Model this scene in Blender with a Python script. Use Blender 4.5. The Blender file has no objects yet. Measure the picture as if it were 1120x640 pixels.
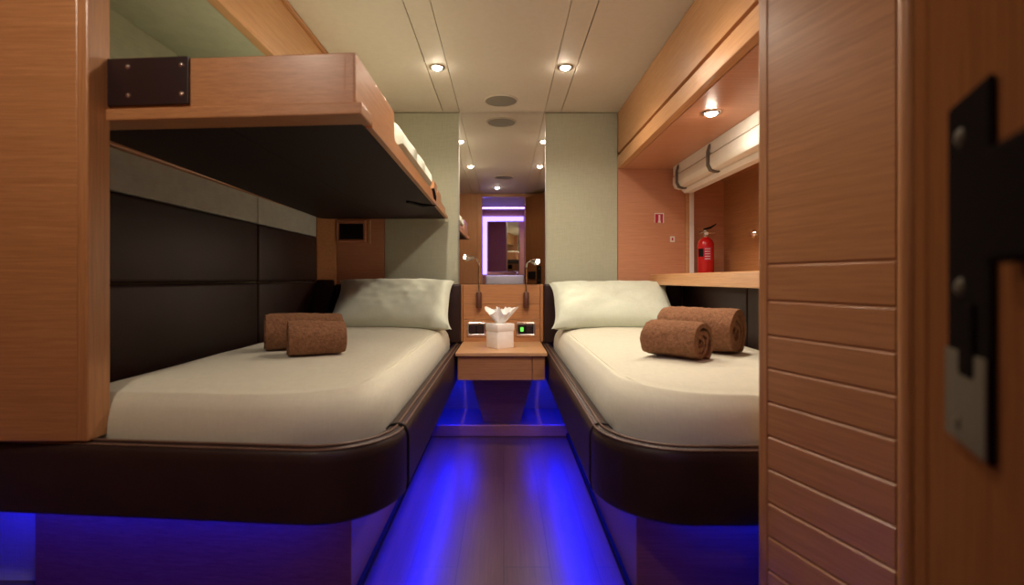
import bpy, bmesh, math, random
from mathutils import Vector, Matrix, noise
PI = math.pi
sc = bpy.context.scene
COL = sc.collection
random.seed(4)

# ------------------------------------------------------------------ materials
def new_mat(name):
    m = bpy.data.materials.new(name); m.use_nodes = True
    nt = m.node_tree
    return m, nt, nt.nodes['Principled BSDF']

def N(nt, kind, **kw):
    n = nt.nodes.new(kind)
    for k, v in kw.items():
        setattr(n, k, v)
    return n

def ramp(nt, fac, stops):
    r = N(nt, 'ShaderNodeValToRGB')
    e = r.color_ramp.elements
    while len(e) < len(stops): e.new(0.5)
    for el, (p, c) in zip(e, stops):
        el.position = p; el.color = (*c, 1)
    nt.links.new(fac, r.inputs['Fac'])
    return r.outputs['Color']

def coords(nt, scale, kind='Object', rot=(0, 0, 0)):
    tc = N(nt, 'ShaderNodeTexCoord'); mp = N(nt, 'ShaderNodeMapping')
    mp.inputs['Scale'].default_value = scale; mp.inputs['Rotation'].default_value = rot
    nt.links.new(tc.outputs[kind], mp.inputs['Vector'])
    return mp.outputs['Vector']

def noise_tex(nt, vec, scale, detail=4, rough=.55, dist=0):
    n = N(nt, 'ShaderNodeTexNoise')
    n.inputs['Scale'].default_value = scale; n.inputs['Detail'].default_value = detail
    n.inputs['Roughness'].default_value = rough; n.inputs['Distortion'].default_value = dist
    nt.links.new(vec, n.inputs['Vector'])
    return n.outputs['Fac']

def bump(nt, b, h, strength, dist=.002):
    n = N(nt, 'ShaderNodeBump'); n.inputs['Strength'].default_value = strength
    n.inputs['Distance'].default_value = dist
    nt.links.new(h, n.inputs['Height']); nt.links.new(n.outputs['Normal'], b.inputs['Normal'])

def wood(name, light, dark, axis='x', rough=.38, coat=.15, spec=.5):
    m, nt, b = new_mat(name)
    s = {'x': (4, 150, 150), 'y': (150, 4, 150), 'z': (150, 150, 4)}[axis]
    s2 = {'x': (14, 420, 420), 'y': (420, 14, 420), 'z': (420, 420, 14)}[axis]
    f1 = noise_tex(nt, coords(nt, s), 1, 4, .6, .0)
    f2 = noise_tex(nt, coords(nt, s2), 1, 2, .5)
    mx = N(nt, 'ShaderNodeMath', operation='MULTIPLY_ADD')
    nt.links.new(f2, mx.inputs[0]); mx.inputs[1].default_value = .45
    h = N(nt, 'ShaderNodeMath', operation='MULTIPLY'); h.inputs[1].default_value = .6
    nt.links.new(f1, h.inputs[0]); nt.links.new(h.outputs[0], mx.inputs[2])
    c = ramp(nt, mx.outputs[0], [(.32, dark), (.5, tuple((a + d) / 2 for a, d in zip(light, dark))), (.68, light)])
    nt.links.new(c, b.inputs['Base Color'])
    b.inputs['Roughness'].default_value = rough
    b.inputs['Specular IOR Level'].default_value = spec
    b.inputs['Coat Weight'].default_value = coat; b.inputs['Coat Roughness'].default_value = .25
    bump(nt, b, mx.outputs[0], .06, .001)
    return m

def plain(name, col, rough=.5, metal=0, bscale=0, bstr=.1, spec=.5):
    m, nt, b = new_mat(name)
    f = noise_tex(nt, coords(nt, (1, 1, 1)), 35 if not bscale else bscale, 3)
    nt.links.new(ramp(nt, f, [(.3, tuple(c * .975 for c in col)), (.7, tuple(min(1, c * 1.02) for c in col))]), b.inputs['Base Color'])
    b.inputs['Roughness'].default_value = rough; b.inputs['Metallic'].default_value = metal; b.inputs['Specular IOR Level'].default_value = spec
    if bscale: bump(nt, b, f, bstr)
    return m

def leather(name, col, rough=.5):
    m, nt, b = new_mat(name)
    v = N(nt, 'ShaderNodeTexVoronoi'); v.inputs['Scale'].default_value = 330
    nt.links.new(coords(nt, (1, 1, 1)), v.inputs['Vector'])
    f = noise_tex(nt, coords(nt, (1, 1, 1)), 9, 3)
    nt.links.new(ramp(nt, f, [(.3, tuple(c * .85 for c in col)), (.7, tuple(c * 1.15 for c in col))]), b.inputs['Base Color'])
    b.inputs['Roughness'].default_value = rough; b.inputs['Specular IOR Level'].default_value = .24
    bump(nt, b, v.outputs['Distance'], .25, .001)
    return m

def fabric(name, col, scale=700, rough=.9, sheen=.15, var=.1, bstr=.25):
    m, nt, b = new_mat(name)
    a = noise_tex(nt, coords(nt, (scale, scale * .06, scale * .06)), 1, 2)
    c = noise_tex(nt, coords(nt, (scale * .06, scale * .06, scale)), 1, 2)
    ad = N(nt, 'ShaderNodeMath', operation='ADD'); nt.links.new(a, ad.inputs[0]); nt.links.new(c, ad.inputs[1])
    hf = N(nt, 'ShaderNodeMath', operation='MULTIPLY'); hf.inputs[1].default_value = .5; nt.links.new(ad.outputs[0], hf.inputs[0])
    nt.links.new(ramp(nt, hf.outputs[0], [(.35, tuple(k * (1 - var) for k in col)), (.65, tuple(min(1, k * (1 + var)) for k in col))]), b.inputs['Base Color'])
    b.inputs['Roughness'].default_value = rough; b.inputs['Sheen Weight'].default_value = sheen
    bump(nt, b, hf.outputs[0], bstr, .001)
    return m

def terry(name, col):
    m, nt, b = new_mat(name)
    f = noise_tex(nt, coords(nt, (1, 1, 1)), 95, 5, .75)
    nt.links.new(ramp(nt, f, [(.32, tuple(c * .55 for c in col)), (.68, tuple(c * 1.3 for c in col))]), b.inputs['Base Color'])
    b.inputs['Roughness'].default_value = 1; b.inputs['Sheen Weight'].default_value = .25; b.inputs['Sheen Roughness'].default_value = .5; b.inputs['Sheen Tint'].default_value = (1, .6, .35, 1); b.inputs['Specular IOR Level'].default_value = .1
    bump(nt, b, f, 1, .012)
    return m

def emis(name, col, strength):
    m, nt, b = new_mat(name)
    b.inputs['Base Color'].default_value = (*[c * .8 for c in col], 1)
    b.inputs['Emission Color'].default_value = (*col, 1); b.inputs['Emission Strength'].default_value = strength
    return m

W_L, W_D = (.50, .235, .095), (.34, .145, .052)
M = {
 'wx': wood('cherry_grain_x', W_L, W_D, 'x'),
 'wy': wood('cherry_grain_y', W_L, W_D, 'y'),
 'wz': wood('cherry_grain_z', W_L, W_D, 'z'),
 'wpale': wood('pale_cherry', (.60, .32, .14), (.44, .21, .085), 'y'),
 'wpale_x': wood('pale_cherry_x', (.62, .36, .18), (.48, .25, .11), 'x'),
 'wred': wood('reddish_cherry', (.58, .28, .16), (.44, .19, .10), 'x'),
 'wdoor': wood('dark_door_wood', (.20, .078, .028), (.12, .044, .015), 'z', .6, 0, .0),  # one tone darker than the cherry woods, no specular
 'wbase': wood('base_wood', (.34, .13, .08), (.20, .07, .045), 'x', .35, .2),
 'floor': None,
 'ceil': plain('ceiling_cream', (.63, .57, .485), .6, 0, 0, .1, .3),
 'green': fabric('sage_fabric', (.42, .43, .32), 300, .9, .1, .07),
 'greyfab': fabric('grey_fabric', (.34, .34, .29), 300, .9, .1, .1),
 'leather': leather('brown_leather', (.028, .012, .010)),
 'leather2': leather('brown_leather_rail', (.030, .015, .013), .40),
 'piping': leather('leather_piping', (.16, .095, .065), .35),
 'under': plain('dark_underside', (.018, .009, .008), .6, 0, 0, .1, .2),
 'sheet': fabric('cream_sheet', (.64, .625, .50), 520, .85, .2, .05, .12),
 'pillow': fabric('pillow_cotton', (.60, .645, .53), 520, .85, .2, .05, .12),
 'towel': terry('brown_towel', (.33, .160, .086)),
 'chrome': plain('chrome', (.75, .73, .70), .14, 1),
 'steel': plain('brushed_steel', (.50, .48, .45), .35, 1),
 'darksteel': plain('dark_steel', (.085, .070, .045), .5, 0, 0, .1, .1),
 'lockblack': plain('lock_black', (.012, .009, .008), .7, 0, 0, .1, 0),
 'black': plain('black_plastic', (.010, .008, .008), .6, 0, 0, .1, .12),
 'plate': plain('dark_brown_plate', (.018, .006, .007), .35),
 'white': plain('white_plastic', (.80, .78, .74), .4),
 'box': plain('white_faux_leather', (.92, .89, .87), .45),
 'tissue': plain('tissue_paper', (.92, .91, .90), .9),
 'red': plain('extinguisher_red', (.50, .010, .012), .25),
 'signred': plain('sign_red', (.45, .01, .06), .5),
 'label': plain('label_paper', (.75, .72, .66), .6),
 'grille': plain('speaker_grille', (.25, .23, .20), .7, 0, 900, .6),
 'blind': plain('blind_aluminium', (.80, .76, .68), .4),
 'bracket': plain('blind_bracket', (.10, .085, .07), .5),
 'joint': plain('ceiling_joint', (.20, .16, .11), .8),
 'ceramic': plain('basin_ceramic', (.85, .84, .84), .15),
 'socket': plain('lamp_socket_brown', (.10, .035, .02), .35),
 'lens': emis('warm_lens', (1, .86, .68), 240),
 'bulb': emis('reading_lamp_lens', (1, .88, .75), 45),
 'led': emis('blue_led', (.0003, .007, 1), 240),
 'ledlav': emis('lavender_led', (.22, .16, 1), 5),
 'green_led': emis('green_display', (.15, .8, .1), .8),
}
def mirror_mat():
    m, nt, b = new_mat('mirror_glass')
    b.inputs['Base Color'].default_value = (.86, .86, .84, 1); b.inputs['Metallic'].default_value = 1
    b.inputs['Roughness'].default_value = .0
    return m
M['mirror'] = mirror_mat()
def floor_mat():
    m, nt, b = new_mat('dark_plank_floor')
    br = N(nt, 'ShaderNodeTexBrick'); br.offset = .37
    br.inputs['Scale'].default_value = 1; br.inputs['Mortar Size'].default_value = .0018
    br.inputs['Brick Width'].default_value = 1.15; br.inputs['Row Height'].default_value = .145
    br.inputs['Color1'].default_value = (.100, .042, .021, 1); br.inputs['Color2'].default_value = (.078, .032, .016, 1)
    br.inputs['Mortar'].default_value = (.03, .015, .01, 1)
    nt.links.new(coords(nt, (1, 1, 1), rot=(0, 0, PI / 2)), br.inputs['Vector'])
    f = noise_tex(nt, coords(nt, (160, 4, 1)), 1, 4, .6, .3)
    mx = N(nt, 'ShaderNodeMix', data_type='RGBA', blend_type='MULTIPLY'); mx.inputs[0].default_value = .8
    nt.links.new(br.outputs['Color'], mx.inputs[6]); nt.links.new(ramp(nt, f, [(.3, (.65, .62, .6)), (.7, (1.2, 1.2, 1.2))]), mx.inputs[7])
    nt.links.new(mx.outputs[2], b.inputs['Base Color'])
    b.inputs['Roughness'].default_value = .33; b.inputs['Coat Weight'].default_value = .08; b.inputs['Coat Roughness'].default_value = .2
    bump(nt, b, f, .08, .001)
    return m
M['floor'] = floor_mat()

# ------------------------------------------------------------------ mesh helpers
def bx(bm, x0, x1, y0, y1, z0, z1, bev=0, seg=2):
    r = bmesh.ops.create_cube(bm, size=1, matrix=Matrix.Translation(((x0 + x1) / 2, (y0 + y1) / 2, (z0 + z1) / 2)) @ Matrix.Diagonal((x1 - x0, y1 - y0, z1 - z0, 1)))
    if bev:
        es = list({e for v in r['verts'] for e in v.link_edges})
        bmesh.ops.bevel(bm, geom=es, offset=bev, segments=seg, affect='EDGES', profile=.5)
    return bm

def box(*a, **k): return bx(bmesh.new(), *a, **k)

def prism(bm, pts, a, b, axis='z', bev=0):
    """polygon pts extruded between a and b along axis; x: pts=(y,z), y: pts=(x,z), z: pts=(x,y)"""
    f = {'x': lambda p, t: (t, p[0], p[1]), 'y': lambda p, t: (p[0], t, p[1]), 'z': lambda p, t: (p[0], p[1], t)}[axis]
    lo = [bm.verts.new(f(p, a)) for p in pts]; hi = [bm.verts.new(f(p, b)) for p in pts]
    n = len(pts)
    fs = [bm.faces.new(lo), bm.faces.new(hi[::-1])]
    for i in range(n): fs.append(bm.faces.new((lo[i], hi[i], hi[(i + 1) % n], lo[(i + 1) % n])))
    bmesh.ops.recalc_face_normals(bm, faces=fs)
    if bev:
        es = list({e for fa in fs for e in fa.edges})
        bmesh.ops.bevel(bm, geom=es, offset=bev, segments=2, affect='EDGES', profile=.5)
    return bm

def lathe(bm, prof, n=32, mat=Matrix.Identity(4)):
    """prof: (r,z) list; closed with caps at zero radius"""
    rings = []
    for r, z in prof:
        if r < 1e-6: rings.append([bm.verts.new(mat @ Vector((0, 0, z)))])
        else: rings.append([bm.verts.new(mat @ Vector((r * math.cos(2 * PI * i / n), r * math.sin(2 * PI * i / n), z))) for i in range(n)])
    for a, b in zip(rings, rings[1:]):
        for i in range(n):
            j = (i + 1) % n
            if len(a) == 1 and len(b) == 1: continue
            if len(a) == 1: bm.faces.new((a[0], b[i], b[j]))
            elif len(b) == 1: bm.faces.new((a[i], a[j], b[0]))
            else: bm.faces.new((a[i], a[j], b[j], b[i]))
    return bm

def tube(bm, pts, r, n=10, cap=True):
    pts = [Vector(p) for p in pts]
    rad = r if isinstance(r, (list, tuple)) else [r] * len(pts)
    rings = []; up = None
    for i, p in enumerate(pts):
        t = (pts[min(i + 1, len(pts) - 1)] - pts[max(i - 1, 0)]).normalized()
        if up is None:
            up = Vector((0, 0, 1)) if abs(t.z) < .9 else Vector((1, 0, 0))
        u = (up - t * up.dot(t)).normalized(); up = u; v = t.cross(u)
        rings.append([bm.verts.new(p + rad[i] * (math.cos(2 * PI * k / n) * u + math.sin(2 * PI * k / n) * v)) for k in range(n)])
    for a, b in zip(rings, rings[1:]):
        for k in range(n): bm.faces.new((a[k], a[(k + 1) % n], b[(k + 1) % n], b[k]))
    if cap: bm.faces.new(rings[0][::-1]); bm.faces.new(rings[-1])
    return bm

def arc_pts(c, r, a0, a1, n, f):
    return [f(c[0] + r * math.cos(a0 + (a1 - a0) * i / n), c[1] + r * math.sin(a0 + (a1 - a0) * i / n)) for i in range(n + 1)]

def obj(name, bm, mat, parent=None, smooth=False, origin=None):
    bmesh.ops.recalc_face_normals(bm, faces=bm.faces)
    me = bpy.data.meshes.new(name); bm.to_mesh(me); bm.free()
    if smooth:
        for p in me.polygons: p.use_smooth = True
        try: me.set_sharp_from_angle(angle=math.radians(38))
        except Exception: pass
    o = bpy.data.objects.new(name, me); COL.objects.link(o)
    me.materials.append(mat)
    if parent is not None:
        o.parent = parent
        if parent.type == 'EMPTY' and not parent.get('_local'):
            o.location = -Vector(parent.location)      # mesh written in world coordinates
    return o

def thing(name, label, cat, loc=(0, 0, 0), group=None, kind=None):
    o = bpy.data.objects.new(name, None); COL.objects.link(o); o.empty_display_size = .05
    o.location = loc
    return tag(o, label, cat, group, kind)

def tag(o, label, cat, group=None, kind=None):
    o['label'] = label; o['category'] = cat
    if group: o['group'] = group
    if kind: o['kind'] = kind
    return o

def struct(name, bm, mat, label=None):
    o = obj(name, bm, mat); o['kind'] = 'structure'
    if label: o['label'] = label
    return o

def copy_tree(o, parent=None):
    c = o.copy(); COL.objects.link(c)
    if parent: c.parent = parent
    for ch in list(o.children): copy_tree(ch, c)
    return c

ZW = 3.20          # inner face of the far wall
CEIL = 1.966

# ------------------------------------------------------------------ the room shell
bm = bmesh.new(); bx(bm, -1.9, 1.75, -1.35, 3.4, -.06, 0); struct('floor', bm, M['floor'], 'dark brown plank floor')
# step at the far end of the aisle
bm = box(-.43, .37, 2.88, 3.26, 0, .068, bev=.006); struct('floor_step', bm, M['wbase'], 'low wooden step at the far end of the aisle')
# ceiling: middle field, two recessed joints each side
bm = bmesh.new()
for x0, x1, z in ((-1.9, -.388, CEIL), (-.384, -.283, CEIL), (-.280, .258, CEIL), (.261, .362, CEIL), (.366, 1.75, CEIL)):
    bx(bm, x0, x1, -1.35, 3.35, z, z + .05)
struct('ceiling', bm, M['ceil'], 'cream panelled ceiling with narrow joints')
bm = box(-1.9, 1.75, -1.35, 3.35, CEIL + .051, CEIL + .09); struct('ceiling_backing', bm, M['joint'])
# walls
bm = box(-1.9, 1.75, 3.24, 3.34, 0, CEIL); struct('wall_front', bm, M['wx'])
bm = bmesh.new(); prism(bm, [(-1.9, 0), (-1.75, 0), (-1.75, .502), (-1.2, .502), (-1.2, CEIL), (-1.9, CEIL)], 1.30, 3.24, 'y'); struct('wall_left', bm, M['green'], 'left wall covered in sage green fabric above the upper bunk')
bm = box(-1.9, -1.6, .14, 1.23, 0, CEIL); struct('wall_left_near', bm, M['wx'])
bm = bmesh.new(); prism(bm, [(1.41, 0), (1.75, 0), (1.75, CEIL), (1.0, CEIL), (.98, 1.608), (1.28, 1.608), (1.28, 1.53), (1.41, 1.53)], .14, 3.24, 'y'); struct('wall_right', bm, M['wy'], 'wooden right wall behind the shelf niche')
# wall around the entrance, seen in the mirror, and the lobby beyond it
bm = bmesh.new(); bx(bm, -1.9, -.27, .04, .14, 0, CEIL); bx(bm, .262, 1.75, .04, .14, 0, CEIL); bx(bm, -.27, .262, .04, .14, 1.93, CEIL)
struct('wall_back', bm, M['wz'], 'wooden wall around the entrance, seen in the mirror')
bm = bmesh.new(); bx(bm, -.33, -.27, .14, .155, 0, 1.955, bev=.004); bx(bm, .262, .30, .14, .155, 0, 1.955, bev=.004)
struct('trim_1', bm, M['wz'])
bm = bmesh.new(); bx(bm, -.75, -.7, -1.3, .04, 0, CEIL); bx(bm, .7, .75, -1.3, .04, 0, CEIL); bx(bm, -.75, .75, -1.35, -1.3, 0, CEIL)
struct('wall_lobby', bm, M['wz'], 'wooden lobby wall beyond the entrance, seen in the mirror')

struct('trim_3', box(-1.75, -1.378, 1.505, 1.52, 0, .44), M['greyfab'])
# left partition post standing on the bed rail
t = thing('partition_post', 'tall honey brown wooden bulkhead end standing on the left berth rail', 'bulkhead', (-1.3, 1.26, .5))
bm = box(-1.6, -1.045, 1.232, 1.30, .503, CEIL, bev=.003); obj('front_panel', bm, M['wx'], t)
bm = box(-1.045, -1.018, 1.230, 1.302, .503, CEIL, bev=.004); obj('edge_strip', bm, M['wz'], t)

# ------------------------------------------------------------------ far wall: fabric and wood panels, mirror
o = obj('sage_upholstery', box(-.757, -.286, ZW, 3.24, .5, CEIL - .004, bev=.002), M['green']); tag(o, 'sage green fabric wall panel between upper bunk and mirror', 'wall panel', 'sage fabric panels beside the mirror', 'thing')
o = obj('sage_upholstery', box(.266, .724, ZW, 3.24, .5, CEIL - .004, bev=.002), M['green']); tag(o, 'sage green fabric wall panel above the pillow on the berth under the window niche', 'wall panel', 'sage fabric panels beside the mirror', 'thing')
o = obj('wood_panel', box(.727, 1.155, ZW, 3.24, .5, 1.607, bev=.002), M['wred']); tag(o, 'pinkish wood end panel with two small red and white signs', 'wall panel', None, 'thing')
o = obj('wood_panel', box(1.20, 1.41, 3.222, 3.24, .87, 1.60), M['wred']); tag(o, 'shaded wood end panel behind the fire extinguisher', 'wall panel', None, 'thing')
t = thing('wood_panel', 'dark wood end panel with black outlet under the upper bunk', 'wall panel', (-.9, ZW, .5), kind='thing')
bm = box(-1.06, -.760, ZW, 3.24, .5, CEIL, bev=.002); obj('board', bm, M['wred'], t)
bm = bmesh.new()
for a in ((-1.065, -.875, 1.262, 1.275), (-1.065, -.875, 1.138, 1.152), (-1.065, -1.052, 1.152, 1.262), (-.888, -.875, 1.152, 1.262)): bx(bm, a[0], a[1], ZW - .012, ZW, a[2], a[3], bev=.002)
obj('outlet_frame', bm, M['wred'], t)
obj('outlet', box(-1.045, -.895, ZW - .004, ZW, 1.158, 1.256), M['black'], t)
bm = box(-.862, -.845, ZW - .006, ZW, 1.13, 1.28, bev=.002); obj('vertical_bead', bm, M['wpale_x'], t)
bm = bmesh.new(); prism(bm, [(-1.199, 3.14), (-1.165, 3.14), (-1.062, 3.195), (-1.062, 3.239), (-1.199, 3.239)], .5, 1.30, 'z')
o = obj('corner_board', bm, M['wx']); tag(o, 'angled wooden corner board beside the black leather wall panels', 'corner board', None, 'thing')

t = thing('wall_mirror', 'tall frameless mirror between the green panels above the nightstand', 'mirror', (0, ZW, .87))
obj('glass', box(-.281, .262, ZW - .006, 3.24, .872, CEIL - .002), M['mirror'], t)
bm = bmesh.new(); bx(bm, -.286, -.2812, ZW - .008, 3.24, .872, CEIL - .002); bx(bm, .2622, .266, ZW - .008, 3.24, .872, CEIL - .002)
obj('edge_trim', bm, M['steel'], t)

# left wall: leather upholstery, grey fabric strip, ledge under the bunk
lp = []
for (y0, y1), where in (((1.302, 2.386), 'near the bulkhead'), ((2.392, 3.135), 'near the headboard')):
    for (z0, z1), row in (((.585, .886), 'lower'), ((.890, 1.166), 'upper')):
        bm = box(-1.2, -1.165, y0, y1, z0, z1, bev=.014, seg=4)
        o = obj('leather_panel', bm, M['leather'], smooth=True)
        tag(o, f'{row} dark brown leather wall panel beside the left berth, {where}', 'wall panel', 'leather wall panels over the left berth', 'thing')
for (y0, y1), where in (((1.302, 2.387), 'near the bulkhead'), ((2.391, 3.135), 'towards the headboard')):
    o = obj('fabric_strip', box(-1.2, -1.168, y0, y1, 1.168, 1.295, bev=.003), M['greyfab'])
    tag(o, f'grey fabric strip between leather and upper bunk, {where}', 'wall panel', 'grey fabric strips under the upper bunk', 'thing')
o = obj('bunk_ledge', box(-1.199, -1.150, 1.302, 3.14, 1.2955, 1.318, bev=.004), M['wy']); tag(o, 'thin wooden ledge along the left wall under the upper bunk', 'ledge', None, 'thing')

# cornice boxes: left over the bunk, right over the niche
t = thing('overhead_cornice', 'wooden box cornice along the ceiling above the upper bunk', 'cornice', (-1, 2.2, 1.7), kind='thing')
bm = box(-1.199, -.872, 1.302, 3.198, 1.728, 1.964); obj('core', bm, M['green'], t)
obj('front_board', box(-.872, -.838, 1.302, 3.198, 1.718, 1.950, bev=.003), M['wpale'], t)
obj('ceiling_bead', box(-.842, -.822, 1.302, 3.198, 1.950, 1.965, bev=.003), M['wy'], t)
t = thing('overhead_locker', 'long honey wood locker along the ceiling over the window niche', 'locker', (.9, 2, 1.6), kind='thing')
obj('front_board', box(.726, .75, 1.128, 3.198, 1.705, 1.964, bev=.002), M['wpale'], t)
obj('carcass', box(.752, .979, 1.128, 3.198, 1.609, 1.963), M['wy'], t)
obj('lip', box(.722, .76, 1.128, 3.198, 1.606, 1.684, bev=.003), M['wpale'], t)
obj('underside', box(.76, 1.279, 1.128, 3.198, 1.6035, 1.6075), M['wred'], t)

# shelf and leather panels below it on the right
o = obj('niche_shelf', box(.93, 1.409, 1.15, 3.20, .868, .9325, bev=.004), M['wpale']); tag(o, 'honey wood shelf in the window niche holding the fire extinguisher', 'shelf', None, 'thing')
for (y0, y1), lab in (((2.32, 3.155), 'dark leather wall panel under the niche shelf, next to the pillow'), ((1.2, 2.314), 'dark leather wall panel under the niche shelf, cut off by the grooved wardrobe')):
    o = obj('leather_panel', box(1.12, 1.155, y0, y1, .52, .867, bev=.010, seg=3), M['leather'], smooth=True); tag(o, lab, 'wall panel', 'leather panels under the shelf', 'thing')
bm = box(1.156, 1.409, 1.15, 3.2, .5, .867); struct('trim_2', bm, M['wbase'])

# ------------------------------------------------------------------ beds
def rrect(x0, x1, y0, y1, rad, inset, n=14):
    """rounded rectangle, corners in order (x0,y0) (x1,y0) (x1,y1) (x0,y1), counter-clockwise"""
    x0 += inset; x1 -= inset; y0 += inset; y1 -= inset
    out = []
    cs = [((x0, y0), 1, 1, PI), ((x1, y0), -1, 1, 1.5 * PI), ((x1, y1), -1, -1, 0), ((x0, y1), 1, -1, .5 * PI)]
    for (cx, cy), sx, sy, a0 in cs:
        r = max(rad[len(out) // (n + 1)] - inset, .004)
        c = (cx + sx * r, cy + sy * r)
        for i in range(n + 1):
            a = a0 + PI / 2 * i / n
            out.append((c[0] + r * math.cos(a), c[1] + r * math.sin(a)))
    return out

def densify(pts, step):
    """add points on long straight stretches"""
    out = []
    for i, p in enumerate(pts):
        q = pts[(i + 1) % len(pts)]
        d = math.dist(p, q); k = max(1, int(d / step))
        for j in range(k): out.append((p[0] + (q[0] - p[0]) * j / k, p[1] + (q[1] - p[1]) * j / k))
    return out

def loft(bm, rings, closed=True, cap0=False, cap1=False):
    R = [[bm.verts.new(p) for p in r] for r in rings]
    n = len(R[0])
    for a, b in zip(R, R[1:]):
        for i in range(n if closed else n - 1):
            j = (i + 1) % n
            bm.faces.new((a[i], a[j], b[j], b[i]))
    if cap0: bm.faces.new(R[0][::-1])
    if cap1: bm.faces.new(R[-1])
    return R

def make_bed(side, label, x0, x1, shear):
    """side -1: the aisle lies at x1 (left berth); +1: the aisle lies at x0"""
    y0, y1 = 1.175, 3.19
    RC = .215
    rad = (.03, RC, .02, .02) if side < 0 else (RC, .03, .02, .02)
    sh = (lambda x, y: y + shear * (-.45 - x) * max(0, 1 - (y - y0) / 2)) if shear else (lambda x, y: y)
    t = thing('single_berth', label, 'bed', ((x0 + x1) / 2, (y0 + y1) / 2, 0))
    nn = 14; C = nn + 1
    prof = [(.058, .318), (.012, .318), (.003, .326), (0, .35), (0, .465), (.002, .48), (.008, .492), (.018, .499), (.030, .500), (.048, .497), (.060, .485), (.062, .44)]
    base_ring = rrect(x0, x1, y0, y1, rad, 0, nn)
    # index ranges: corner k occupies k*C .. k*C+nn.   left berth: aisle corner = 1 ; right berth: aisle corner = 0
    def ring_at(inset): return rrect(x0, x1, y0, y1, rad, inset, nn)
    def section(idx_pts, prof):
        rings = []
        for p_list in zip(*idx_pts): rings.append(list(p_list))
        return rings
    if side < 0: front_ids = list(range(0 * C + nn, 1 * C + nn + 1)); 
    else: front_ids = list(range(0 * C, 1 * C + 1))
    def piece(ids, extra=None, trim0=0, trim1=0):
        bm = bmesh.new(); rings = []
        for ins, z in prof:
            pts = [ring_at(ins)[i] for i in ids]
            if extra: pts = extra(pts)
            # subdivide straight stretches
            q = []
            for a, b in zip(pts, pts[1:]):
                k = max(1, int(math.dist(a, b) / .12))
                q += [(a[0] + (b[0] - a[0]) * j / k, a[1] + (b[1] - a[1]) * j / k) for j in range(k)]
            q.append(pts[-1])
            rings.append(q)
        n = min(len(r) for r in rings)
        def resamp(r):
            d = [0]
            for a, b in zip(r, r[1:]): d.append(d[-1] + math.dist(a, b))
            out = []
            for i in range(60):
                s = d[-1] * i / 59; k = 0
                while k < len(d) - 2 and d[k + 1] < s: k += 1
                u = (s - d[k]) / max(1e-9, d[k + 1] - d[k])
                out.append((r[k][0] + (r[k + 1][0] - r[k][0]) * u, r[k][1] + (r[k + 1][1] - r[k][1]) * u))
            return out
        R3 = [[(p[0], sh(*p), z) for p in resamp(r)] for r, (_, z) in zip(rings, prof)]
        # transpose: one closed profile per station
        st = [[R3[j][i] for j in range(len(prof))] for i in range(60)]
        loft(bm, st, closed=True, cap0=True, cap1=True)
        return bm
    # front rail covers the straight front and the round corner
    obj('front_rail', piece(front_ids), M['leather2'], t, True)
    # side rail: straight run along the aisle
    xs = x1 if side < 0 else x0
    bm = bmesh.new(); st = []
    for i in range(30):
        y = y0 + RC + .004 + (y1 - y0 - RC - .004) * i / 29
        st.append([(xs + side * ins, y, z) for ins, z in prof])
    loft(bm, st, True, True, True)
    obj('side_rail', bm, M['leather2'], t, True)
    # piping: two cords along the top edge, one round the vertical seam
    def cord(ins, z, ids):
        pts = [ring_at(ins)[i] for i in ids]
        return [(p[0], sh(*p), z) for p in pts]
    bm = bmesh.new()
    for ins, z in ((.010, .4965), (.026, .5025)):
        tube(bm, cord(ins, z, front_ids), .0028, 6)
    ya = y0 + RC + .006
    for ins, z in ((.010, .4965), (.026, .5025)):
        tube(bm, [(xs + side * ins, ya, z), (xs + side * ins, y1, z)], .0028, 6)
    obj('piping', bm, M['piping'], t, True)
    bm = bmesh.new()
    tube(bm, [(xs + side * (ins - .0005), y0 + RC + .002, z + (.0015 if z > .48 else 0)) for ins, z in prof[1:11]], .0032, 6)
    obj('seam', bm, M['black'], t, True)
    # wooden base set back under the rails
    bxo = .13 if side > 0 else .16
    if side < 0: a, b = -1.375, x1 - bxo
    else: a, b = x0 + bxo, x1 - .02
    yb = y0 + .225
    pts = [(a, sh(a, yb) if shear else yb), (b, yb), (b, y1), (a, y1)]
    bm = bmesh.new(); prism(bm, pts, .0, .345, 'z', bev=.003)
    obj('base', bm, M['wbase'], t)
    bm = box(x0 + .04, x1 - .04, y0 + .13, y1 - .02, .345, .44)
    obj('slat_deck', bm, M['under'], t)
    bm = bmesh.new()
    if side < 0: prism(bm, [(b, yb + .01), (b + .012, yb - .012), (b + .012, y1), (b, y1)], 0, .02, 'z')
    else: prism(bm, [(a, yb + .01), (a - .012, yb - .012), (a - .012, y1), (a, y1)], 0, .02, 'z')
    obj('plinth', bm, M['black'], t)
    # blue led strips under the rails
    bm = bmesh.new()
    xl = xs + side * .075
    bx(bm, xl - .004, xl + .004, y0 + RC, y1 - .02, .334, .341)
    yl = y0 + .17
    if side < 0: prism(bm, [(x0 - .12, sh(x0, yl)), (x1 - .25, sh(x1 - .25, yl)), (x1 - .25, sh(x1 - .25, yl) + .008), (x0 - .12, sh(x0, yl) + .008)], .334, .341, 'z')
    else: bx(bm, x0 + .25, x1 - .03, yl, yl + .008, .334, .341)
    o = obj('led_strip', bm, M['led'], t); o['label'] = 'blue glowing strip light'
    # mattress, a thing of its own
    mx0, mx1 = (x0 + .165, x1 - .066) if side < 0 else (x0 + .066, x1 - .015)
    bm = bmesh.new()
    mp = [(.012, .442), (.002, .455), (0, .50), (.002, .535), (.010, .566), (.022, .588), (.034, .5985), (.037, .603), (.041, .605), (.045, .603), (.049, .6035), (.065, .611), (.09, .618), (.13, .624), (.19, .629), (.26, .632), (.30, .633)]
    mr = (.02, .17, .05, .03) if side < 0 else (.17, .02, .03, .05)
    rings = []
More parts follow.
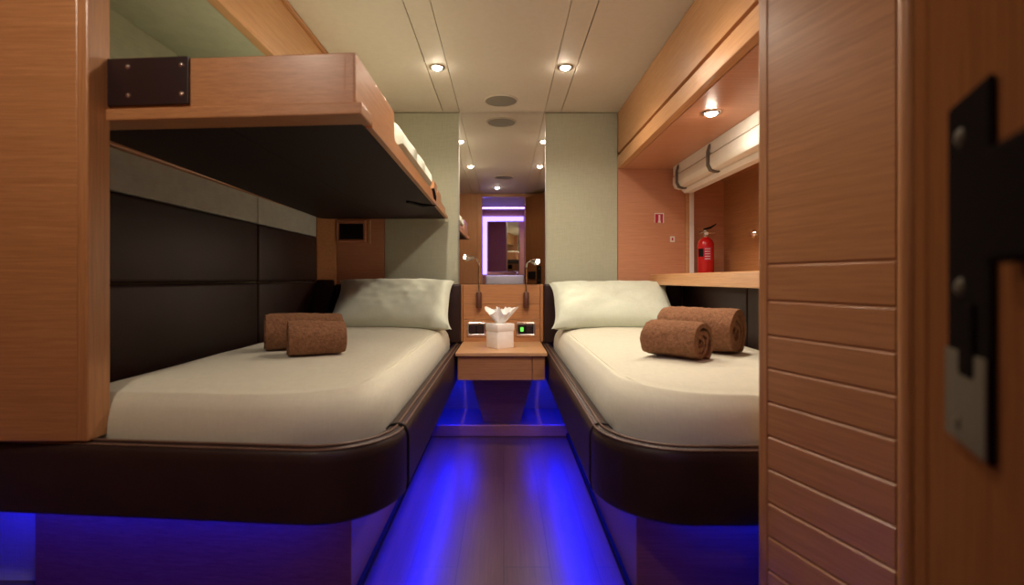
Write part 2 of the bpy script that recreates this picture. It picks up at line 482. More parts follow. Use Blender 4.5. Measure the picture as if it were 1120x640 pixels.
    for ins, z in mp:
        q = densify(rrect(mx0, mx1, y0 + .066, y1 - .055, tuple(max(r, .30) * 1.0 if r == .17 else r for r in mr), 0, 10), .05)
        cx, cy = (mx0 + mx1) / 2, (y0 + y1) / 2
        r = []
        for (x, y) in q:
            # inset towards a spine so every ring keeps the same points
            sxm = max(mx0 + ins, min(mx1 - ins, x)); sym = max(y0 + .066 + ins, min(y1 - .055 - ins, y))
            xx = mx0 + ins + (x - mx0) * (mx1 - mx0 - 2 * ins) / (mx1 - mx0)
            yy = y0 + .066 + ins + (y - y0 - .066) * (y1 - .121 - y0 - 2 * ins) / (y1 - .121 - y0)
            zz = z + .004 * noise.noise((xx * 3, yy * 3, side)) * min(1, ins / .05) + .0022 * noise.noise((xx * 11, yy * 5, side * 3))
            r.append((xx, sh(xx, yy), zz))
        rings.append(r)
    R = loft(bm, rings, True, True, False)
    # cap: shrink rings to the middle line
    last = R[-1]
    f = bm.faces.new(last)
    bmesh.ops.triangulate(bm, faces=[f])
    m = obj('mattress', bm, M['sheet'], None, True)
    xe = mx1 if side < 0 else mx0
    pts = [(xe + side * (.054 + .030 * max(0, (1.70 - y) / .34) ** 2), y) for y in [1.40 + .05 * k for k in range(34)]]
    bm = bmesh.new(); tube(bm, [(x, sh(x, y), .6045 + .014 * min(1, max(0, abs(x - xe) - .052) / .08) + .0035 * noise.noise((x * 3, y * 3, side))) for x, y in pts], [.0004 + .0028 * min(1, k / 8) for k in range(len(pts))], 6)
    obj('sheet_seam', bm, M['sheet'], m, True)
    return t, m

_, m = make_bed(-1, 'left berth with dark leather rail and blue light under it', -1.335, -.265, .09)
tag(m, 'mattress in a cream fitted sheet on the left berth', 'mattress', 'mattresses on the berths')
_, m = make_bed(1, 'right berth with dark leather rail, beside the grooved wardrobe', .240, 1.118, 0)
tag(m, 'mattress in a cream fitted sheet on the right berth', 'mattress', 'mattresses on the berths')

for x0, x1, lab in ((-1.06, -.268, 'dark leather headboard behind the pillow under the upper bunk'), (.250, 1.115, 'dark leather headboard behind the pillow of the berth by the niche')):
    o = obj('headboard_pad', box(x0, x1, 3.14, ZW, .50, .872, bev=.014, seg=4), M['leather2'], smooth=True); tag(o, lab, 'headboard', 'leather headboards', 'thing')
bm = bmesh.new(); prism(bm, [(2.98, .640), (3.13, .640), (3.13, .90), (3.10, .90)], -1.16, -1.05, 'x', bev=.012)
o = obj('side_bolster', bm, M['leather'], smooth=True); tag(o, 'black leather side bolster in the corner beside the left pillow', 'bolster')

def pillow(name, w, h, th, seed, lab, loc, rot):
    bm = bmesh.new(); nu, nv = 44, 30
    grid = {}
    for s in (1, -1):
        for i in range(nu + 1):
            for j in range(nv + 1):
                u, v = 2 * i / nu - 1, 2 * j / nv - 1
                edge = i in (0, nu) or j in (0, nv)
                if edge and s < 0: continue
                # pulled-in sides leave pointed corners
                px = u * w / 2 * (1 - .085 * (1 - v ** 4)); py = v * h / 2 * (1 - .13 * (1 - u ** 4))
                t = th / 2 * ((1 - u ** 4) * (1 - v ** 4)) ** .5
                wr = .012 * noise.noise((u * 2.3 + seed, v * 2.3, s)) + .006 * noise.noise((u * 7 + seed, v * 5, s * 2))
                wr += .006 * math.sin(9 * (u + v) + seed) * (abs(u * v)) ** 1.5
                z = s * max(0, t + (wr * (1 - max(abs(u), abs(v)) ** 8)))
                grid[(s, i, j)] = bm.verts.new((px, py, z if not edge else 0))
    g = lambda s, i, j: grid.get((s, i, j)) or grid[(1, i, j)]
    for s in (1, -1):
        for i in range(nu):
            for j in range(nv):
                bm.faces.new((g(s, i, j), g(s, i + 1, j), g(s, i + 1, j + 1), g(s, i, j + 1)))
    o = obj(name, bm, M['pillow'], None, True)
    o.location = loc; o.rotation_euler = rot
    return tag(o, lab, 'pillow', 'pillows on the berths')
pillow('pillow', .72, .445, .17, 1.3, 'pale green pillow leaning on the headboard of the left berth', (-.655, 2.965, .758), (math.radians(38), 0, math.radians(2)))
pillow('pillow', .74, .435, .17, 6.1, 'pale green pillow leaning on the headboard of the right berth', (.640, 2.965, .752), (math.radians(36), 0, math.radians(-2)))

# ------------------------------------------------------------------ rolled towels
def towel(L, R, turns, seed, lab, loc, rz, sq=.93):
    bm = bmesh.new(); steps = int(turns * 34); nl = 40
    pitch = R * .86 / turns
    def pt(k, inner, j):
        a = 2 * PI * k / 34
        r = R - pitch * k / 34 - (pitch * .80 if inner else 0)
        r = max(r, .002)
        x = (j / nl - .5) * L
        e = abs(j / nl - .5) * 2
        r *= 1 - .05 * e ** 6
        wob = .010 * noise.noise((math.cos(a) * 1.3 + seed, math.sin(a) * 1.3, x * 6 + k / 34 * .7))
        fuzz = .0032 * noise.noise((a * 9, x * 90, seed + inner))
        r2 = r + wob + fuzz
        xo = x + .010 * noise.noise((k / 34 * .9 + seed, j > nl / 2, 3.1)) * e ** 3 + (.006 * (k / steps) * (1 if x > 0 else -1)) * e ** 4 * -1
        y = r2 * math.cos(a - 1.0); z = r2 * math.sin(a - 1.0)
        z = z if z > -R * .80 else -R * .80 + (z + R * .80) * .3
        return (xo, y * 1.03, z * sq)
    G = [[[bm.verts.new(pt(k, inn, j)) for j in range(nl + 1)] for k in range(steps + 1)] for inn in (0, 1)]
    for k in range(steps):
        for j in range(nl):
            bm.faces.new((G[0][k][j], G[0][k + 1][j], G[0][k + 1][j + 1], G[0][k][j + 1]))
            bm.faces.new((G[1][k][j], G[1][k][j + 1], G[1][k + 1][j + 1], G[1][k + 1][j]))
        for j in (0, nl):
            bm.faces.new((G[0][k][j], G[1][k][j], G[1][k + 1][j], G[0][k + 1][j]))
    for k in (0, steps):
        for j in range(nl): bm.faces.new((G[0][k][j], G[0][k][j + 1], G[1][k][j + 1], G[1][k][j]))
    o = obj('rolled_towel', bm, M['towel'], None, True)
    o.location = loc; o.rotation_euler = (0, 0, rz)
    return tag(o, lab, 'towel', 'rolled towels on the berths')
MZ = .632
towel(.190, .080, 3.2, 1.0, 'smaller brown rolled towel in front on the right berth', (.585, 1.715, MZ + .061), math.radians(-46))
towel(.265, .103, 3.4, 4.0, 'larger brown rolled towel behind a small roll on the right berth', (.742, 1.90, MZ + .079), math.radians(-43))
towel(.195, .077, 3.2, 8.0, 'brown rolled towel nearer the aisle on the left berth', (-.665, 1.79, MZ + .058), math.radians(27))
towel(.285, .086, 3.3, 12.0, 'brown rolled towel behind another roll on the left berth', (-.775, 1.955, MZ + .065), math.radians(27))

# ------------------------------------------------------------------ upper bunk
t = thing('upper_bunk', 'wooden pullman bunk with dark underside above the left berth', 'bunk', (-.77, 2.2, 1.3))
yA = lambda x: 1.25 + (x + .368) * (1.313 - 1.25) / (-1.19 + .368)
bm = bmesh.new(); prism(bm, [(-1.185, yA(-1.185)), (-.372, yA(-.372)), (-.372, yA(-.372) + .03), (-1.185, yA(-1.185) + .03)], 1.335, 1.466, 'z', bev=.003)
obj('front_board', bm, M['wx'], t)
bm = bmesh.new(); prism(bm, [(-1.185, yA(-1.185) - .012), (-.350, yA(-.350) - .012), (-.350, yA(-.35) + .085), (-1.185, yA(-1.185) + .085)], 1.308, 1.338, 'z', bev=.003)
obj('front_lip', bm, M['wx'], t)
bm = bmesh.new()
prism(bm, [(1.252, 1.312), (1.252, 1.466), (1.685, 1.464), (1.694, 1.456), (1.700, 1.380), (1.712, 1.372), (2.66, 1.360), (2.665, 1.425), (2.78, 1.420), (2.785, 1.385), (2.82, 1.385), (2.83, 1.405), (2.95, 1.400), (2.96, 1.36), (3.17, 1.352), (3.17, 1.288)], -.398, -.369, 'x', bev=.002)
obj('side_rail', bm, M['wy'], t)
bm = bmesh.new(); prism(bm, [(1.345, 1.306), (1.345, 1.322), (3.17, 1.300), (3.17, 1.284)], -.369, -.352, 'x'); obj('side_lip', bm, M['wy'], t)
def base_panel(x0, x1):
    bm = bmesh.new(); zf = lambda y: 1.308 - (y - 1.3) * .013
    P = [(x0, yA(x0) + .07), (x1, yA(x1) + .07), (x1, 3.17), (x0, 3.17)]
    lo = [bm.verts.new((x, y, zf(y))) for x, y in P]; hi = [bm.verts.new((x, y, zf(y) + .022)) for x, y in P]
    bm.faces.new(lo[::-1]); bm.faces.new(hi)
    for k in range(4): bm.faces.new((lo[k], lo[(k + 1) % 4], hi[(k + 1) % 4], hi[k]))
    obj('base_panel', bm, M['under'], t)
base_panel(-.737, -.372); base_panel(-1.148, -.740)
obj('rear_rail', box(-1.19, -1.15, 1.40, 3.17, 1.319, 1.40), M['wy'], t)
ang = math.atan2(1.313 - 1.25, -1.19 + .368)
bm = bmesh.new(); prism(bm, [(-1.03, yA(-1.03) - .008), (-.800, yA(-.800) - .008), (-.800, yA(-.8)), (-1.03, yA(-1.03))], 1.346, 1.468, 'z', bev=.002)
hp = obj('bracket_plate', bm, M['plate'], t); hp['label'] = 'dark brown metal plate'
for x in (-.962, -.818):
    for z in (1.372, 1.445):
        bm = bmesh.new(); lathe(bm, [(0, .004), (.004, .0035), (.0062, .0015), (.0065, 0), (0, 0)], 16, Matrix.Translation((x, yA(x) - .008, z)) @ Matrix.Rotation(PI / 2, 4, 'X'))
        s = obj('screw', bm, M['chrome'], hp, True); s.location = (0, 0, 0)
bm = bmesh.new(); tube(bm, [(-.366, 2.60, 1.372), (-.358, 2.62, 1.33), (-.36, 2.63, 1.292), (-.42, 2.60, 1.283), (-.48, 2.50, 1.288)], .008, 8)
s = obj('lock_strap', bm, M['black'], t, True); s['label'] = 'black strap'
# bedding on the upper bunk
bm = bmesh.new()
ys = [1.33 + (3.15 - 1.33) * i / 140 for i in range(141)]
rings = []
for y in ys:
    top = 1.415 + .012 * noise.noise((y * 5, 0, 1)); bulge = .0
    if y > 1.74: bulge = min(1, (y - 1.74) / .08) * (1 - max(0, (y - 2.55) / .12) if y > 2.55 else 1); bulge = max(0, bulge)
    w1 = .010 * noise.noise((y * 9, 1, 0)) + .006 * noise.noise((y * 23, 4, 2)); w2 = .010 * noise.noise((y * 12, 5, 0))
    b = bulge
    prof = [(-1.14, 1.345), (-1.14, 1.44), (-1.05, 1.47 + .02 * b), (-.75, 1.47 + .04 * b + .01 * noise.noise((y * 4, 3, 0))), (-.50, 1.455 + .05 * b + w1 * b),
            (-.44 + .02 * b, 1.435 + .055 * b + w1 * b), (-.415 + .032 * b, 1.41 + .050 * b + w2 * b), (-.405 + .040 * b + w1 * b, 1.385 + .045 * b + w2 * b), (-.402 + .038 * b, 1.36 + .034 * b), (-.408 + .005 * b, 1.35 + .030 * b), (-.42, 1.345)]
    rings.append([(x, y, z) for x, z in prof])
loft(bm, rings, True, True, True)
o = obj('bunk_mattress', bm, M['pillow'], None, True); tag(o, 'white bedding showing over the lowered side rail of the upper bunk', 'mattress')

# ------------------------------------------------------------------ nightstand with back panel
t = thing('nightstand', 'floating wooden nightstand between the berths under the mirror', 'nightstand', (-.01, 2.95, 0))
obj('tabletop', box(-.258, .232, 2.685, ZW, .490, .510, bev=.003), M['wpale_x'], t)
bm = box(-.250, .222, 2.715, ZW, .36, .490, bev=.002); obj('cabinet_body', bm, M['wx'], t)
obj('drawer_front', box(-.247, .150, 2.699, 2.715, .360, .487, bev=.002), M['wx'], t)
obj('side_filler', box(.154, .220, 2.699, 2.715, .360, .487, bev=.002), M['wx'], t)
bm = bmesh.new(); prism(bm, [(-.20, .36), (.178, .36), (.098, .068), (-.120, .068)], 2.95, 3.2, 'y'); obj('pedestal', bm, M['wbase'], t)
bp = bmesh.new()
for z0, z1 in ((.510, .592), (.594, .648), (.650, .745), (.747, .868)): bx(bp, -.256, .228, 3.165, ZW, z0, z1, bev=.0015)
obj('back_panel', bp, M['wx'], t)
bp = bmesh.new(); bp.free()
obj('upright', box(-.268, -.258, 3.16, ZW, .511, .870, bev=.003), M['wz'], t)
obj('upright', box(.230, .248, 3.16, ZW, .511, .870, bev=.003), M['wz'], t)
bm = bmesh.new(); bx(bm, -.405, -.272, 3.17, 3.178, .30, .306); bx(bm, .245, .34, 3.17, 3.178, .30, .306)
bm.free()
for xa, xb in ((-.245, -.165), (.140, .215)):
    o = obj('led_strip', box(xa, xb, 3.11, 3.13, .350, .359), M['led'], t); o['label'] = 'blue glowing strip light'

# switch panels on the back panel
def switch_panel(x, lab, lit):
    t = thing('switch_panel', lab, 'switch panel', (x, 3.165, .58), 'switch panels over the nightstand', 'thing')
    bm = bmesh.new()
    w, z0, z1 = .058, .545, .632
    bx(bm, x - w, x + w, 3.157, 3.165, z1 - .014, z1, bev=.003); bx(bm, x - w, x + w, 3.157, 3.165, z0, z0 + .014, bev=.003)
    bx(bm, x - w, x - w + .011, 3.157, 3.165, z0 + .014, z1 - .014); bx(bm, x + w - .011, x + w, 3.157, 3.165, z0 + .014, z1 - .014)
    obj('bezel', bm, M['chrome'], t)
    obj('module', box(x - .047, x + .047, 3.156, 3.165, z0 + .014, z1 - .014, bev=.002), M['black'], t)
    for k in (-1, 1):
        if lit and k < 0:
            o = obj('display', box(x - .034, x - .014, 3.153, 3.156, z0 + .030, z1 - .030, bev=.001), M['green_led'], t); o['label'] = 'green lit display'
        else:
            obj('rocker', box(x + k * .022 - .018, x + k * .022 + .018, 3.152, 3.156, z0 + .020, z1 - .020, bev=.0015), M['plate'], t)
switch_panel(-.172, 'chrome framed switch panel with unlit black buttons over the nightstand', False)
switch_panel(.138, 'chrome framed switch panel with green display over the nightstand', True)

# gooseneck reading lamps
def reading_lamp(x, sgn, lab, pts, head_dir):
    t = thing('reading_lamp', lab, 'lamp', (x, 3.165, .75), 'gooseneck reading lamps beside the mirror')
    bm = bmesh.new(); lathe(bm, [(0, 0), (.017, 0), (.018, .004), (.018, .096), (.015, .10), (0, .10)], 20, Matrix.Translation((x, 3.147, .722)))
    obj('socket', bm, M['socket'], t, True)
    bm = bmesh.new(); tube(bm, pts, .0042, 8); obj('gooseneck', bm, M['chrome'], t, True)
    end = Vector(pts[-1]); d = Vector(head_dir).normalized()
    rot = d.to_track_quat('Z', 'Y').to_matrix().to_4x4()
    bm = bmesh.new(); lathe(bm, [(0, -.006), (.007, -.005), (.012, .010), (.017, .040), (.0172, .046), (.015, .046), (.015, .040)], 20, Matrix.Translation(end) @ rot)
    h = obj('lamp_head', bm, M['chrome'], t, True)
    bm = bmesh.new(); lathe(bm, [(0, .047), (.009, .046), (.0145, .042), (0, .036)], 20, Matrix.Translation(end) @ rot)
    o = obj('lens', bm, M['bulb'], h, True); o.location = (0, 0, 0)
    l = bpy.data.lights.new('reading_lamp_light', 'SPOT'); l.energy = 4.5; l.color = (1, .82, .62); l.spot_size = math.radians(95); l.spot_blend = .6; l.shadow_soft_size = .012
    lo = bpy.data.objects.new('reading_lamp_light', l); COL.objects.link(lo); lo.location = end + d * .052
    lo.rotation_euler = d.to_track_quat('-Z', 'Y').to_euler(); lo.parent = t; lo.location = lo.location - Vector(t.location)
xl = -.156
pl = [(xl, 3.147, .82), (xl, 3.147, .95)] + [(xl - .033 + .033 * math.cos(a), 3.147 - .035 * (1 - math.cos(a)) * .5, .968 + .075 * math.sin(a)) for a in [PI * .62 * k / 10 for k in range(11)]]
reading_lamp(xl, -1, 'chrome gooseneck reading lamp bent over the left pillow', pl, (-.75, -.45, .05))
xr = .140
pr = [(xr, 3.147, .82), (xr, 3.147, .95)] + [(xr + .030 - .030 * math.cos(a), 3.147 - .06 * (1 - math.cos(a)) * .5, .965 + .055 * math.sin(a)) for a in [PI * .62 * k / 10 for k in range(11)]]
reading_lamp(xr, 1, 'chrome gooseneck reading lamp bent towards the right berth', pr, (.55, -.75, -.12))

# tissue box
t = thing('tissue_box', 'white cube tissue box with a tissue sticking out on the nightstand', 'tissue box', (-.022, 2.895, .510))
R36 = Matrix.Translation((-.022, 2.895, .510)) @ Matrix.Rotation(math.radians(36), 4, 'Z')
bm = box(-.057, .057, -.057, .057, 0, .105, bev=.004); bm.transform(R36); obj('body', bm, M['box'], t, True)
bm = box(-.0605, .0605, -.0605, .0605, .098, .140, bev=.005); bm.transform(R36); obj('lid', bm, M['box'], t, True)
bm = bmesh.new()
rings = []
for k in range(9):
    u = k / 8; rr = .018 + .052 * u ** .8
    ring = []
    for i in range(48):
        a = 2 * PI * i / 48
        r = rr * (1 + .30 * u * math.sin(5 * a + .6) + .12 * u * math.sin(11 * a))
        ring.append((-.020 + r * math.cos(a) * 1.1, 2.895 + r * math.sin(a) * .8, .649 + .075 * u + .022 * u * u * math.sin(7 * a + 1)))
    rings.append(ring)
for k in range(7, 0, -1):
    u = k / 8; rr = (.018 + .052 * u ** .8) * .55
    rings.append([(-.020 + rr * (1 + .25 * math.sin(4 * 2 * PI * i / 48)) * math.cos(2 * PI * i / 48), 2.895 + rr * math.sin(2 * PI * i / 48) * .8, .653 + .078 * u + .012 * math.sin(6 * 2 * PI * i / 48)) for i in range(48)])
loft(bm, rings, True, True, True)
obj('tissue', bm, M['tissue'], t, True)

# ------------------------------------------------------------------ ceiling fixtures
def spot(name, loc, e, size=150, parent=None, col=(1, .84, .67), d=(0, 0, -1)):
    l = bpy.data.lights.new(name, 'SPOT'); l.energy = e; l.color = col; l.spot_size = math.radians(size); l.spot_blend = .75; l.shadow_soft_size = .025
    o = bpy.data.objects.new(name, l); COL.objects.link(o); o.location = loc
    o.rotation_euler = Vector(d).to_track_quat('-Z', 'Y').to_euler()
    if parent: o.parent = parent; o.location = Vector(loc) - Vector(parent.location)
    return o
def downlight(x, y, z, e, lab, group='round ceiling downlights', size=150, aim=(0, 0, -1)):
    t = thing('downlight', lab, 'ceiling light', (x, y, z), group, 'thing')
    bm = bmesh.new(); lathe(bm, [(.026, 0), (.026, -.004), (.029, -.006), (.038, -.004), (.040, 0)], 32, Matrix.Translation((x, y, z)))
    obj('trim_ring', bm, M['chrome'], t, True)
    bm = bmesh.new(); lathe(bm, [(0, -.016), (.010, -.0148), (.018, -.011), (.0235, -.005), (.0255, -.001), (0, -.0005)], 32, Matrix.Translation((x, y, z)))
    obj('lens', bm, M['lens'], t, True)
    spot('downlight_lamp', (x, y, z - .045), e, size, t, d=aim, col=(1, .87, .76) if z < 1.7 else (1, .84, .67))
DL = [(-.334, 2.52, 'lit round ceiling downlight on the upper bunk side of the aisle'),
      (.308, 2.52, 'lit round ceiling downlight on the window niche side of the aisle'),
      (-.312, 1.67, 'lit ceiling downlight, seen in mirror, second from it on the bunk side'),
      (.338, 1.67, 'lit ceiling downlight, seen in mirror, second from it on the niche side'),
      (-.075, .58, 'lit ceiling downlight seen in the mirror next to the entrance wall')]
for (x, y, lab), e in zip(DL, (19, 19, 18, 18, 7)): downlight(x, y, CEIL, e, lab)
downlight(-.95, .42, CEIL, 17, 'added unseen tilted downlight that lights the bulkhead', None, 110, (-.1, .75, -1))  # unseen lamp, added to light the partition post and bunk front
downlight(.873, 2.116, 1.6035, 13, 'bright round light in the underside of the niche locker', None)

def speaker(x, y, lab):
    t = thing('ceiling_speaker', lab, 'speaker', (x, y, CEIL), 'round ceiling speakers', 'thing')
    bm = bmesh.new(); lathe(bm, [(.093, 0), (.093, -.006), (.098, -.007), (.102, -.003), (.102, 0)], 40, Matrix.Translation((x, y, CEIL))); obj('rim', bm, M['ceil'], t, True)
    bm = bmesh.new(); lathe(bm, [(0, -.0055), (.07, -.005), (.093, -.003), (.093, 0), (0, 0)], 40, Matrix.Translation((x, y, CEIL))); obj('grille', bm, M['grille'], t, True)
speaker(-.016, 2.99, 'round grey ceiling speaker just in front of the mirror')
speaker(.0, 1.16, 'round grey ceiling speaker seen in the mirror, nearer the entrance')

# ------------------------------------------------------------------ niche: blind, extinguisher, signs, latch
t = thing('roller_blind', 'pale roller blind cassette mounted under the niche locker', 'blind', (1.1, 2.2, 1.5))
bm = bmesh.new(); prism(bm, [(1.06, 1.545), (1.050, 1.535), (1.050, 1.490), (1.062, 1.466), (1.085, 1.458), (1.15, 1.458), (1.16, 1.47), (1.16, 1.545)], 1.2, 3.13, 'y', bev=.003); obj('cassette', bm, M['blind'], t, True)
bm = bmesh.new(); prism(bm, [(1.10, 1.456), (1.165, 1.456), (1.165, 1.436), (1.12, 1.436)], 1.2, 3.12, 'y', bev=.002); obj('bottom_bar', bm, M['white'], t)
for y in (1.55, 2.565, 3.03):
    bm = bmesh.new(); prism(bm, [(1.056, 1.600), (1.044, 1.56), (1.044, 1.487), (1.058, 1.459), (1.083, 1.451), (1.12, 1.451), (1.12, 1.457), (1.086, 1.457), (1.062, 1.465), (1.050, 1.489), (1.050, 1.56), (1.066, 1.600)], y, y + .03, 'y'); obj('bracket', bm, M['bracket'], t)
obj('mounting_rail', box(1.055, 1.15, 1.2, 3.13, 1.546, 1.602), M['blind'], t)
t = thing('blind_track', 'vertical pale guide track on the end panel left of the extinguisher', 'track', (1.18, 3.2, .93), kind='thing')
obj('wood_bead', box(1.156, 1.176, 3.185, 3.24, .933, 1.50, bev=.002), M['wpale_x'], t)
obj('channel', box(1.177, 1.205, 3.180, 3.24, .933, 1.50, bev=.003), M['white'], t)

ex, ey, ez = 1.245, 3.10, .9325
t = thing('fire_extinguisher', 'small red fire extinguisher standing on the niche shelf', 'fire extinguisher', (ex, ey, ez))
T = Matrix.Translation((ex, ey, ez))
bm = bmesh.new(); lathe(bm, [(0, 0), (.044, 0), (.048, .006), (.048, .180), (.046, .195), (.038, .212), (.022, .224), (.018, .230), (0, .230)], 32, T); obj('cylinder', bm, M['red'], t, True)
bm = bmesh.new(); lathe(bm, [(0, .228), (.017, .228), (.017, .238), (.013, .240), (.013, .262), (.016, .264), (.016, .272), (0, .272)], 20, T); obj('valve', bm, M['chrome'], t, True)
bm = bmesh.new(); tube(bm, [(ex + .0, ey, ez + .262), (ex - .04, ey - .01, ez + .258), (ex - .052, ey - .012, ez + .250)], .007, 8); obj('nozzle', bm, M['chrome'], t, True)
bm = bmesh.new(); prism(bm, [(-.012, .270), (.03, .282), (.062, .306), (.064, .314), (.03, .296), (-.012, .284)], -.008, .008, 'y', bev=.0015); bm.transform(T); obj('squeeze_lever', bm, M['black'], t)
bm = bmesh.new(); prism(bm, [(.010, .262), (.055, .258), (.060, .252), (.056, .249), (.010, .250)], -.007, .007, 'y', bev=.0015); bm.transform(T); obj('carry_handle', bm, M['chrome'], t)
bm = bmesh.new(); lathe(bm, [(0, 0), (.010, 0), (.011, .003), (.011, .008), (0, .009)], 18, T @ Matrix.Translation((-.004, -.016, .250)) @ Matrix.Rotation(PI / 2, 4, 'X')); obj('gauge', bm, M['label'], t, True)
def wrap(a0, a1, z0, z1, r, m, name):
    bm = bmesh.new(); n = 10
    lo = [(r * math.cos(a0 + (a1 - a0) * i / n), r * math.sin(a0 + (a1 - a0) * i / n)) for i in range(n + 1)]
    prism(bm, lo + [(p[0] * .97, p[1] * .97) for p in lo[::-1]], z0, z1, 'z'); bm.transform(T); obj(name, bm, m, t)
wrap(math.radians(190), math.radians(232), .108, .158, .0490, M['black'], 'black_label')
wrap(math.radians(238), math.radians(290), .085, .165, .0488, M['signred'], 'instruction_label')
bm = bmesh.new()
for k in range(5): prism(bm, [(.0493 * math.cos(math.radians(d)), .0493 * math.sin(math.radians(d))) for d in (243, 255, 267, 280)] + [(.0485 * math.cos(math.radians(d)), .0485 * math.sin(math.radians(d))) for d in (280, 267, 255, 243)], .093 + k * .015, .097 + k * .015, 'z')
bm.transform(T); obj('label_print', bm, M['label'], t)

t = thing('extinguisher_sign', 'small red and white pictogram sign, upper of two on the pinkish panel', 'sign', (.985, 3.199, 1.29), 'small signs on the end panel')
obj('backing', box(.958, 1.018, 3.1975, 3.1998, 1.262, 1.324), M['signred'], t)
bm = bmesh.new(); bx(bm, .984, .995, 3.1965, 3.1976, 1.272, 1.312); bx(bm, .981, .998, 3.1965, 3.1976, 1.262, 1.275); bx(bm, .958, .962, 3.1965, 3.1976, 1.262, 1.324); bx(bm, 1.012, 1.018, 3.1965, 3.1976, 1.262, 1.324); bx(bm, .962, 1.012, 3.1965, 3.1976, 1.318, 1.324); obj('pictogram', bm, M['label'], t)
t = thing('notice_sticker', 'small white sticker with red mark, lower sign on the pinkish panel', 'sign', (1.07, 3.199, 1.16), 'small signs on the end panel')
obj('backing', box(1.058, 1.088, 3.1975, 3.1998, 1.140, 1.176), M['label'], t)
obj('pictogram', box(1.068, 1.078, 3.1965, 3.1976, 1.149, 1.167), M['signred'], t)
t = thing('niche_hook', 'round chrome knob on the niche wall at the wardrobe edge', 'knob', (1.41, 2.76, 1.15), kind='thing')
RT = Matrix.Translation((1.409, 2.745, 1.152)) @ Matrix.Rotation(-PI / 2, 4, 'Y')
bm = bmesh.new(); lathe(bm, [(0, 0), (.022, 0), (.022, .006), (.010, .010), (.010, .030), (.020, .036), (.024, .046), (.018, .056), (0, .059)], 24, RT); obj('knob_body', bm, M['chrome'], t, True)

# ------------------------------------------------------------------ grooved wardrobe at the right and the open cabin door
t = thing('grooved_wardrobe', 'brown wooden wardrobe with horizontal grooves at the end of the right berth', 'wardrobe', (.62, .98, 0), kind='thing')
A = Vector((.571, 1.126, 0)); B = Vector((.656, .84, 0)); d = (B - A).normalized(); L = (B - A).length
nrm = Vector((d.y, -d.x, 0)).normalized()
if nrm.x > 0: nrm = -nrm
gro = [.933, .854, .778, .706, .632, .558, .486, .412, .338, .264, .190, .116, .042]
prof = [(0, 0)]
for g in gro[::-1]: prof += [(0, g - .004), (-.004, g), (0, g + .004)]
prof += [(0, CEIL - .001), (-.03, CEIL - .001), (-.03, 0)]
bm = bmesh.new()
s0, s1 = .026, L - .002
lo = [bm.verts.new(A + d * s0 + nrm * p[0] + Vector((0, 0, p[1]))) for p in prof]; hi = [bm.verts.new(A + d * s1 + nrm * p[0] + Vector((0, 0, p[1]))) for p in prof]
bm.faces.new(lo); bm.faces.new(hi[::-1])
for i in range(len(prof)): bm.faces.new((lo[i], hi[i], hi[(i + 1) % len(prof)], lo[(i + 1) % len(prof)]))
ga = math.atan2(d.x, -d.y); bm.transform(Matrix.Rotation(-ga, 4, 'Z'))
o = obj('grooved_panel', bm, M['wy'], t); o.rotation_euler.z = ga
def strip(s0, s1, out, dep, name, mat, bev=.003):
    P = [A + d * s0 + nrm * out, A + d * s1 + nrm * out, A + d * s1 - nrm * dep, A + d * s0 - nrm * dep]
    bm = bmesh.new(); prism(bm, [(p.x, p.y) for p in P], 0, CEIL - .001, 'z', bev=bev); obj(name, bm, mat, t)
strip(0, .025, .001, .03, 'edge_strip', M['wz'])
bm = bmesh.new(); tube(bm, [(B.x + .012, B.y - .012, 0), (B.x + .012, B.y - .012, CEIL - .001)], .016, 16); obj('corner_bead', bm, M['wz'], t, True)
bm = bmesh.new(); prism(bm, [(.640, .995), (.71, .825), (1.40, .825), (1.40, 1.125), (.612, 1.125)], 0, CEIL - .001, 'z'); obj('carcass', bm, M['wz'], t)

H = Vector((.265, .145, 0)); F = Vector((.504, .617, 0)); dd = (F - H).normalized(); DLn = (F - H).length
dn = Vector((-dd.y, dd.x, 0))
def dpt(s, o, z): return H + dd * s + dn * o + Vector((0, 0, z))
def dbox(s0, s1, o0, o1, z0, z1, bev=.002):
    P = [dpt(s0, o0, 0), dpt(s1, o0, 0), dpt(s1, o1, 0), dpt(s0, o1, 0)]
    bm = bmesh.new(); prism(bm, [(p.x, p.y) for p in P], z0, z1, 'z', bev=bev); return bm
t = bpy.data.objects.new('door_1', None); COL.objects.link(t); t.location = (.4, .4, 0); t['kind'] = 'structure'; t['label'] = 'open dark wooden cabin door with black lock plate at the right edge'
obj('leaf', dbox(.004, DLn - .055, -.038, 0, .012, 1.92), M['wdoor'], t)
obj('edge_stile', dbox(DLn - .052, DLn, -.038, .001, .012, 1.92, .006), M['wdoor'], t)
lp = obj('lock_plate', dbox(.287, .387, 0, .006, .749, 1.066, .004), M['lockblack'], t)
for z in (1.030, .893, .770):
    c = dpt(.350, .006, z); rot = dn.to_track_quat('Z', 'Y').to_matrix().to_4x4()
    bm = bmesh.new(); lathe(bm, [(0, .004), (.006, .003), (.009, 0), (0, 0)], 18, Matrix.Translation(c) @ rot); s = obj('screw', bm, M['darksteel'], lp, True); s.location = (0, 0, 0)
s = obj('latch_cover', dbox(.288, .386, .006, .008, .752, .835, .001), M['darksteel'], lp); s.location = (0, 0, 0); s['label'] = 'grey metal lower section'
bm = dbox(.10, .262, .004, .019, .912, 1.000, .006); s = obj('lever_handle', bm, M['lockblack'], t)
bm = dbox(.312, .345, .006, .010, .815, .880, .003); s = obj('turn_latch', bm, M['lockblack'], lp); s.location = (0, 0, 0)

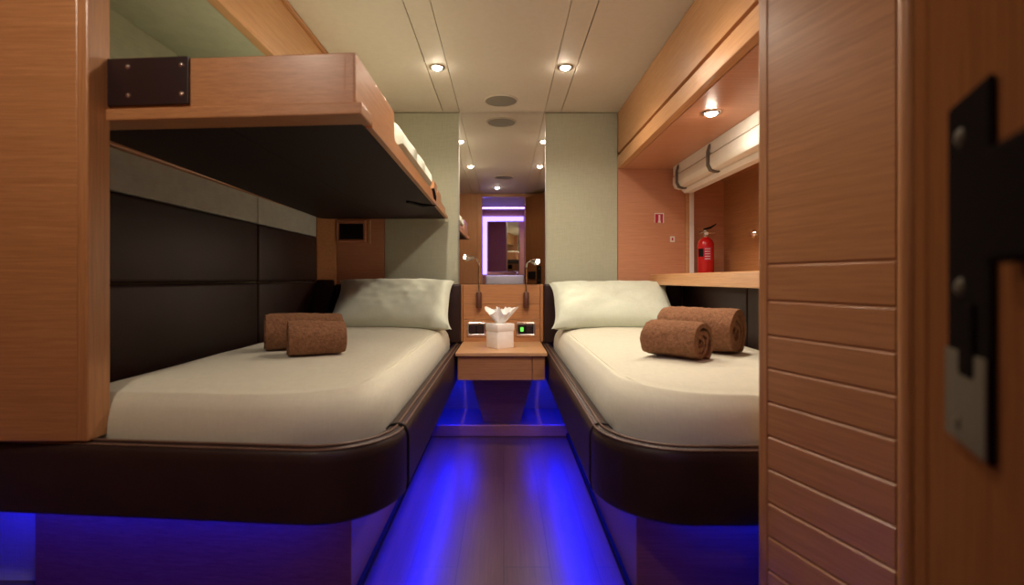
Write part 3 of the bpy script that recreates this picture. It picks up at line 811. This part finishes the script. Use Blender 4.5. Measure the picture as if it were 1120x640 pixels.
# ------------------------------------------------------------------ washroom beyond the entrance (seen in the mirror)
t = thing('vanity_mirror', 'square mirror with glowing violet frame reflected in the tall mirror', 'mirror', (0, -1.28, 1))
bm = bmesh.new()
bx(bm, -.32, -.255, -1.30, -1.25, .98, 1.86); bx(bm, -.255, .30, -1.30, -1.25, 1.79, 1.86)
obj('light_frame', bm, M['ledlav'], t)
bm = bmesh.new(); bx(bm, .235, .31, -1.30, -1.25, .98, 1.79, bev=.003); bx(bm, -.255, .235, -1.30, -1.25, .98, 1.02, bev=.003)
obj('wood_frame', bm, M['wred'], t)
bm = box(-.24, .24, -.012, .012, 1.022, 1.785, bev=.002)
bm.transform(Matrix.Translation((-.008, -1.235, 0)) @ Matrix.Rotation(math.radians(7), 4, 'Z'))
obj('glass', bm, M['mirror'], t)
t = thing('washbasin', 'white washbasin below the violet framed mirror, seen by reflection', 'washbasin', (0, -1.05, .8))
bm = box(-.26, .29, -1.19, -.84, .80, .965, bev=.02, seg=4); obj('bowl', bm, M['ceramic'], t, True)
bm = bmesh.new(); tube(bm, [(.20, -1.12, .955), (.20, -1.12, 1.01), (.20, -1.07, 1.02), (.20, -1.02, 1.0)], .012, 10); obj('faucet', bm, M['chrome'], t, True)
t2 = obj('vanity_cabinet', box(-.24, .27, -1.249, -.88, 0, .80, bev=.004), M['wx']); tag(t2, 'wooden vanity cabinet carrying the white washbasin', 'cabinet')
l = bpy.data.lights.new('lobby_led', 'AREA'); l.energy = 5; l.color = (.30, .16, 1); l.shape = 'RECTANGLE'; l.size = .9; l.size_y = .1
o = bpy.data.objects.new('lobby_led', l); COL.objects.link(o); o.location = (0, -.9, 1.94)
spot('basin_fill', (.05, -.40, 1.95), 26, 100, None, (1, .86, .86), (0, -.55, -1))  # fill spot without a fixture, added to brighten the basin

# ------------------------------------------------------------------ camera, world, view
cam = bpy.data.cameras.new('camera'); co = bpy.data.objects.new('camera', cam); COL.objects.link(co)
co.location = (0, 0, .9); co.rotation_euler = (PI / 2, 0, 0)
cam.sensor_width = 36; cam.lens = 550 / 1120 * 36; cam.shift_x = 9 / 1120; cam.shift_y = -14 / 1120; cam.clip_start = .02
cam.dof.use_dof = True; cam.dof.focus_distance = 2.6; cam.dof.aperture_fstop = 2.0
sc.camera = co
w = bpy.data.worlds.new('world'); sc.world = w; w.use_nodes = True
w.node_tree.nodes['Background'].inputs[0].default_value = (.02, .018, .02, 1); w.node_tree.nodes['Background'].inputs[1].default_value = .3
sc.view_settings.view_transform = 'Standard'; sc.view_settings.look = 'None'; sc.view_settings.gamma = 1; sc.view_settings.use_curve_mapping = False
sc.view_settings.exposure = 0
sc.cycles.use_denoising = True
sc.cycles.max_bounces = 12; sc.cycles.diffuse_bounces = 6; sc.cycles.glossy_bounces = 6
sc.cycles.sample_clamp_indirect = 6
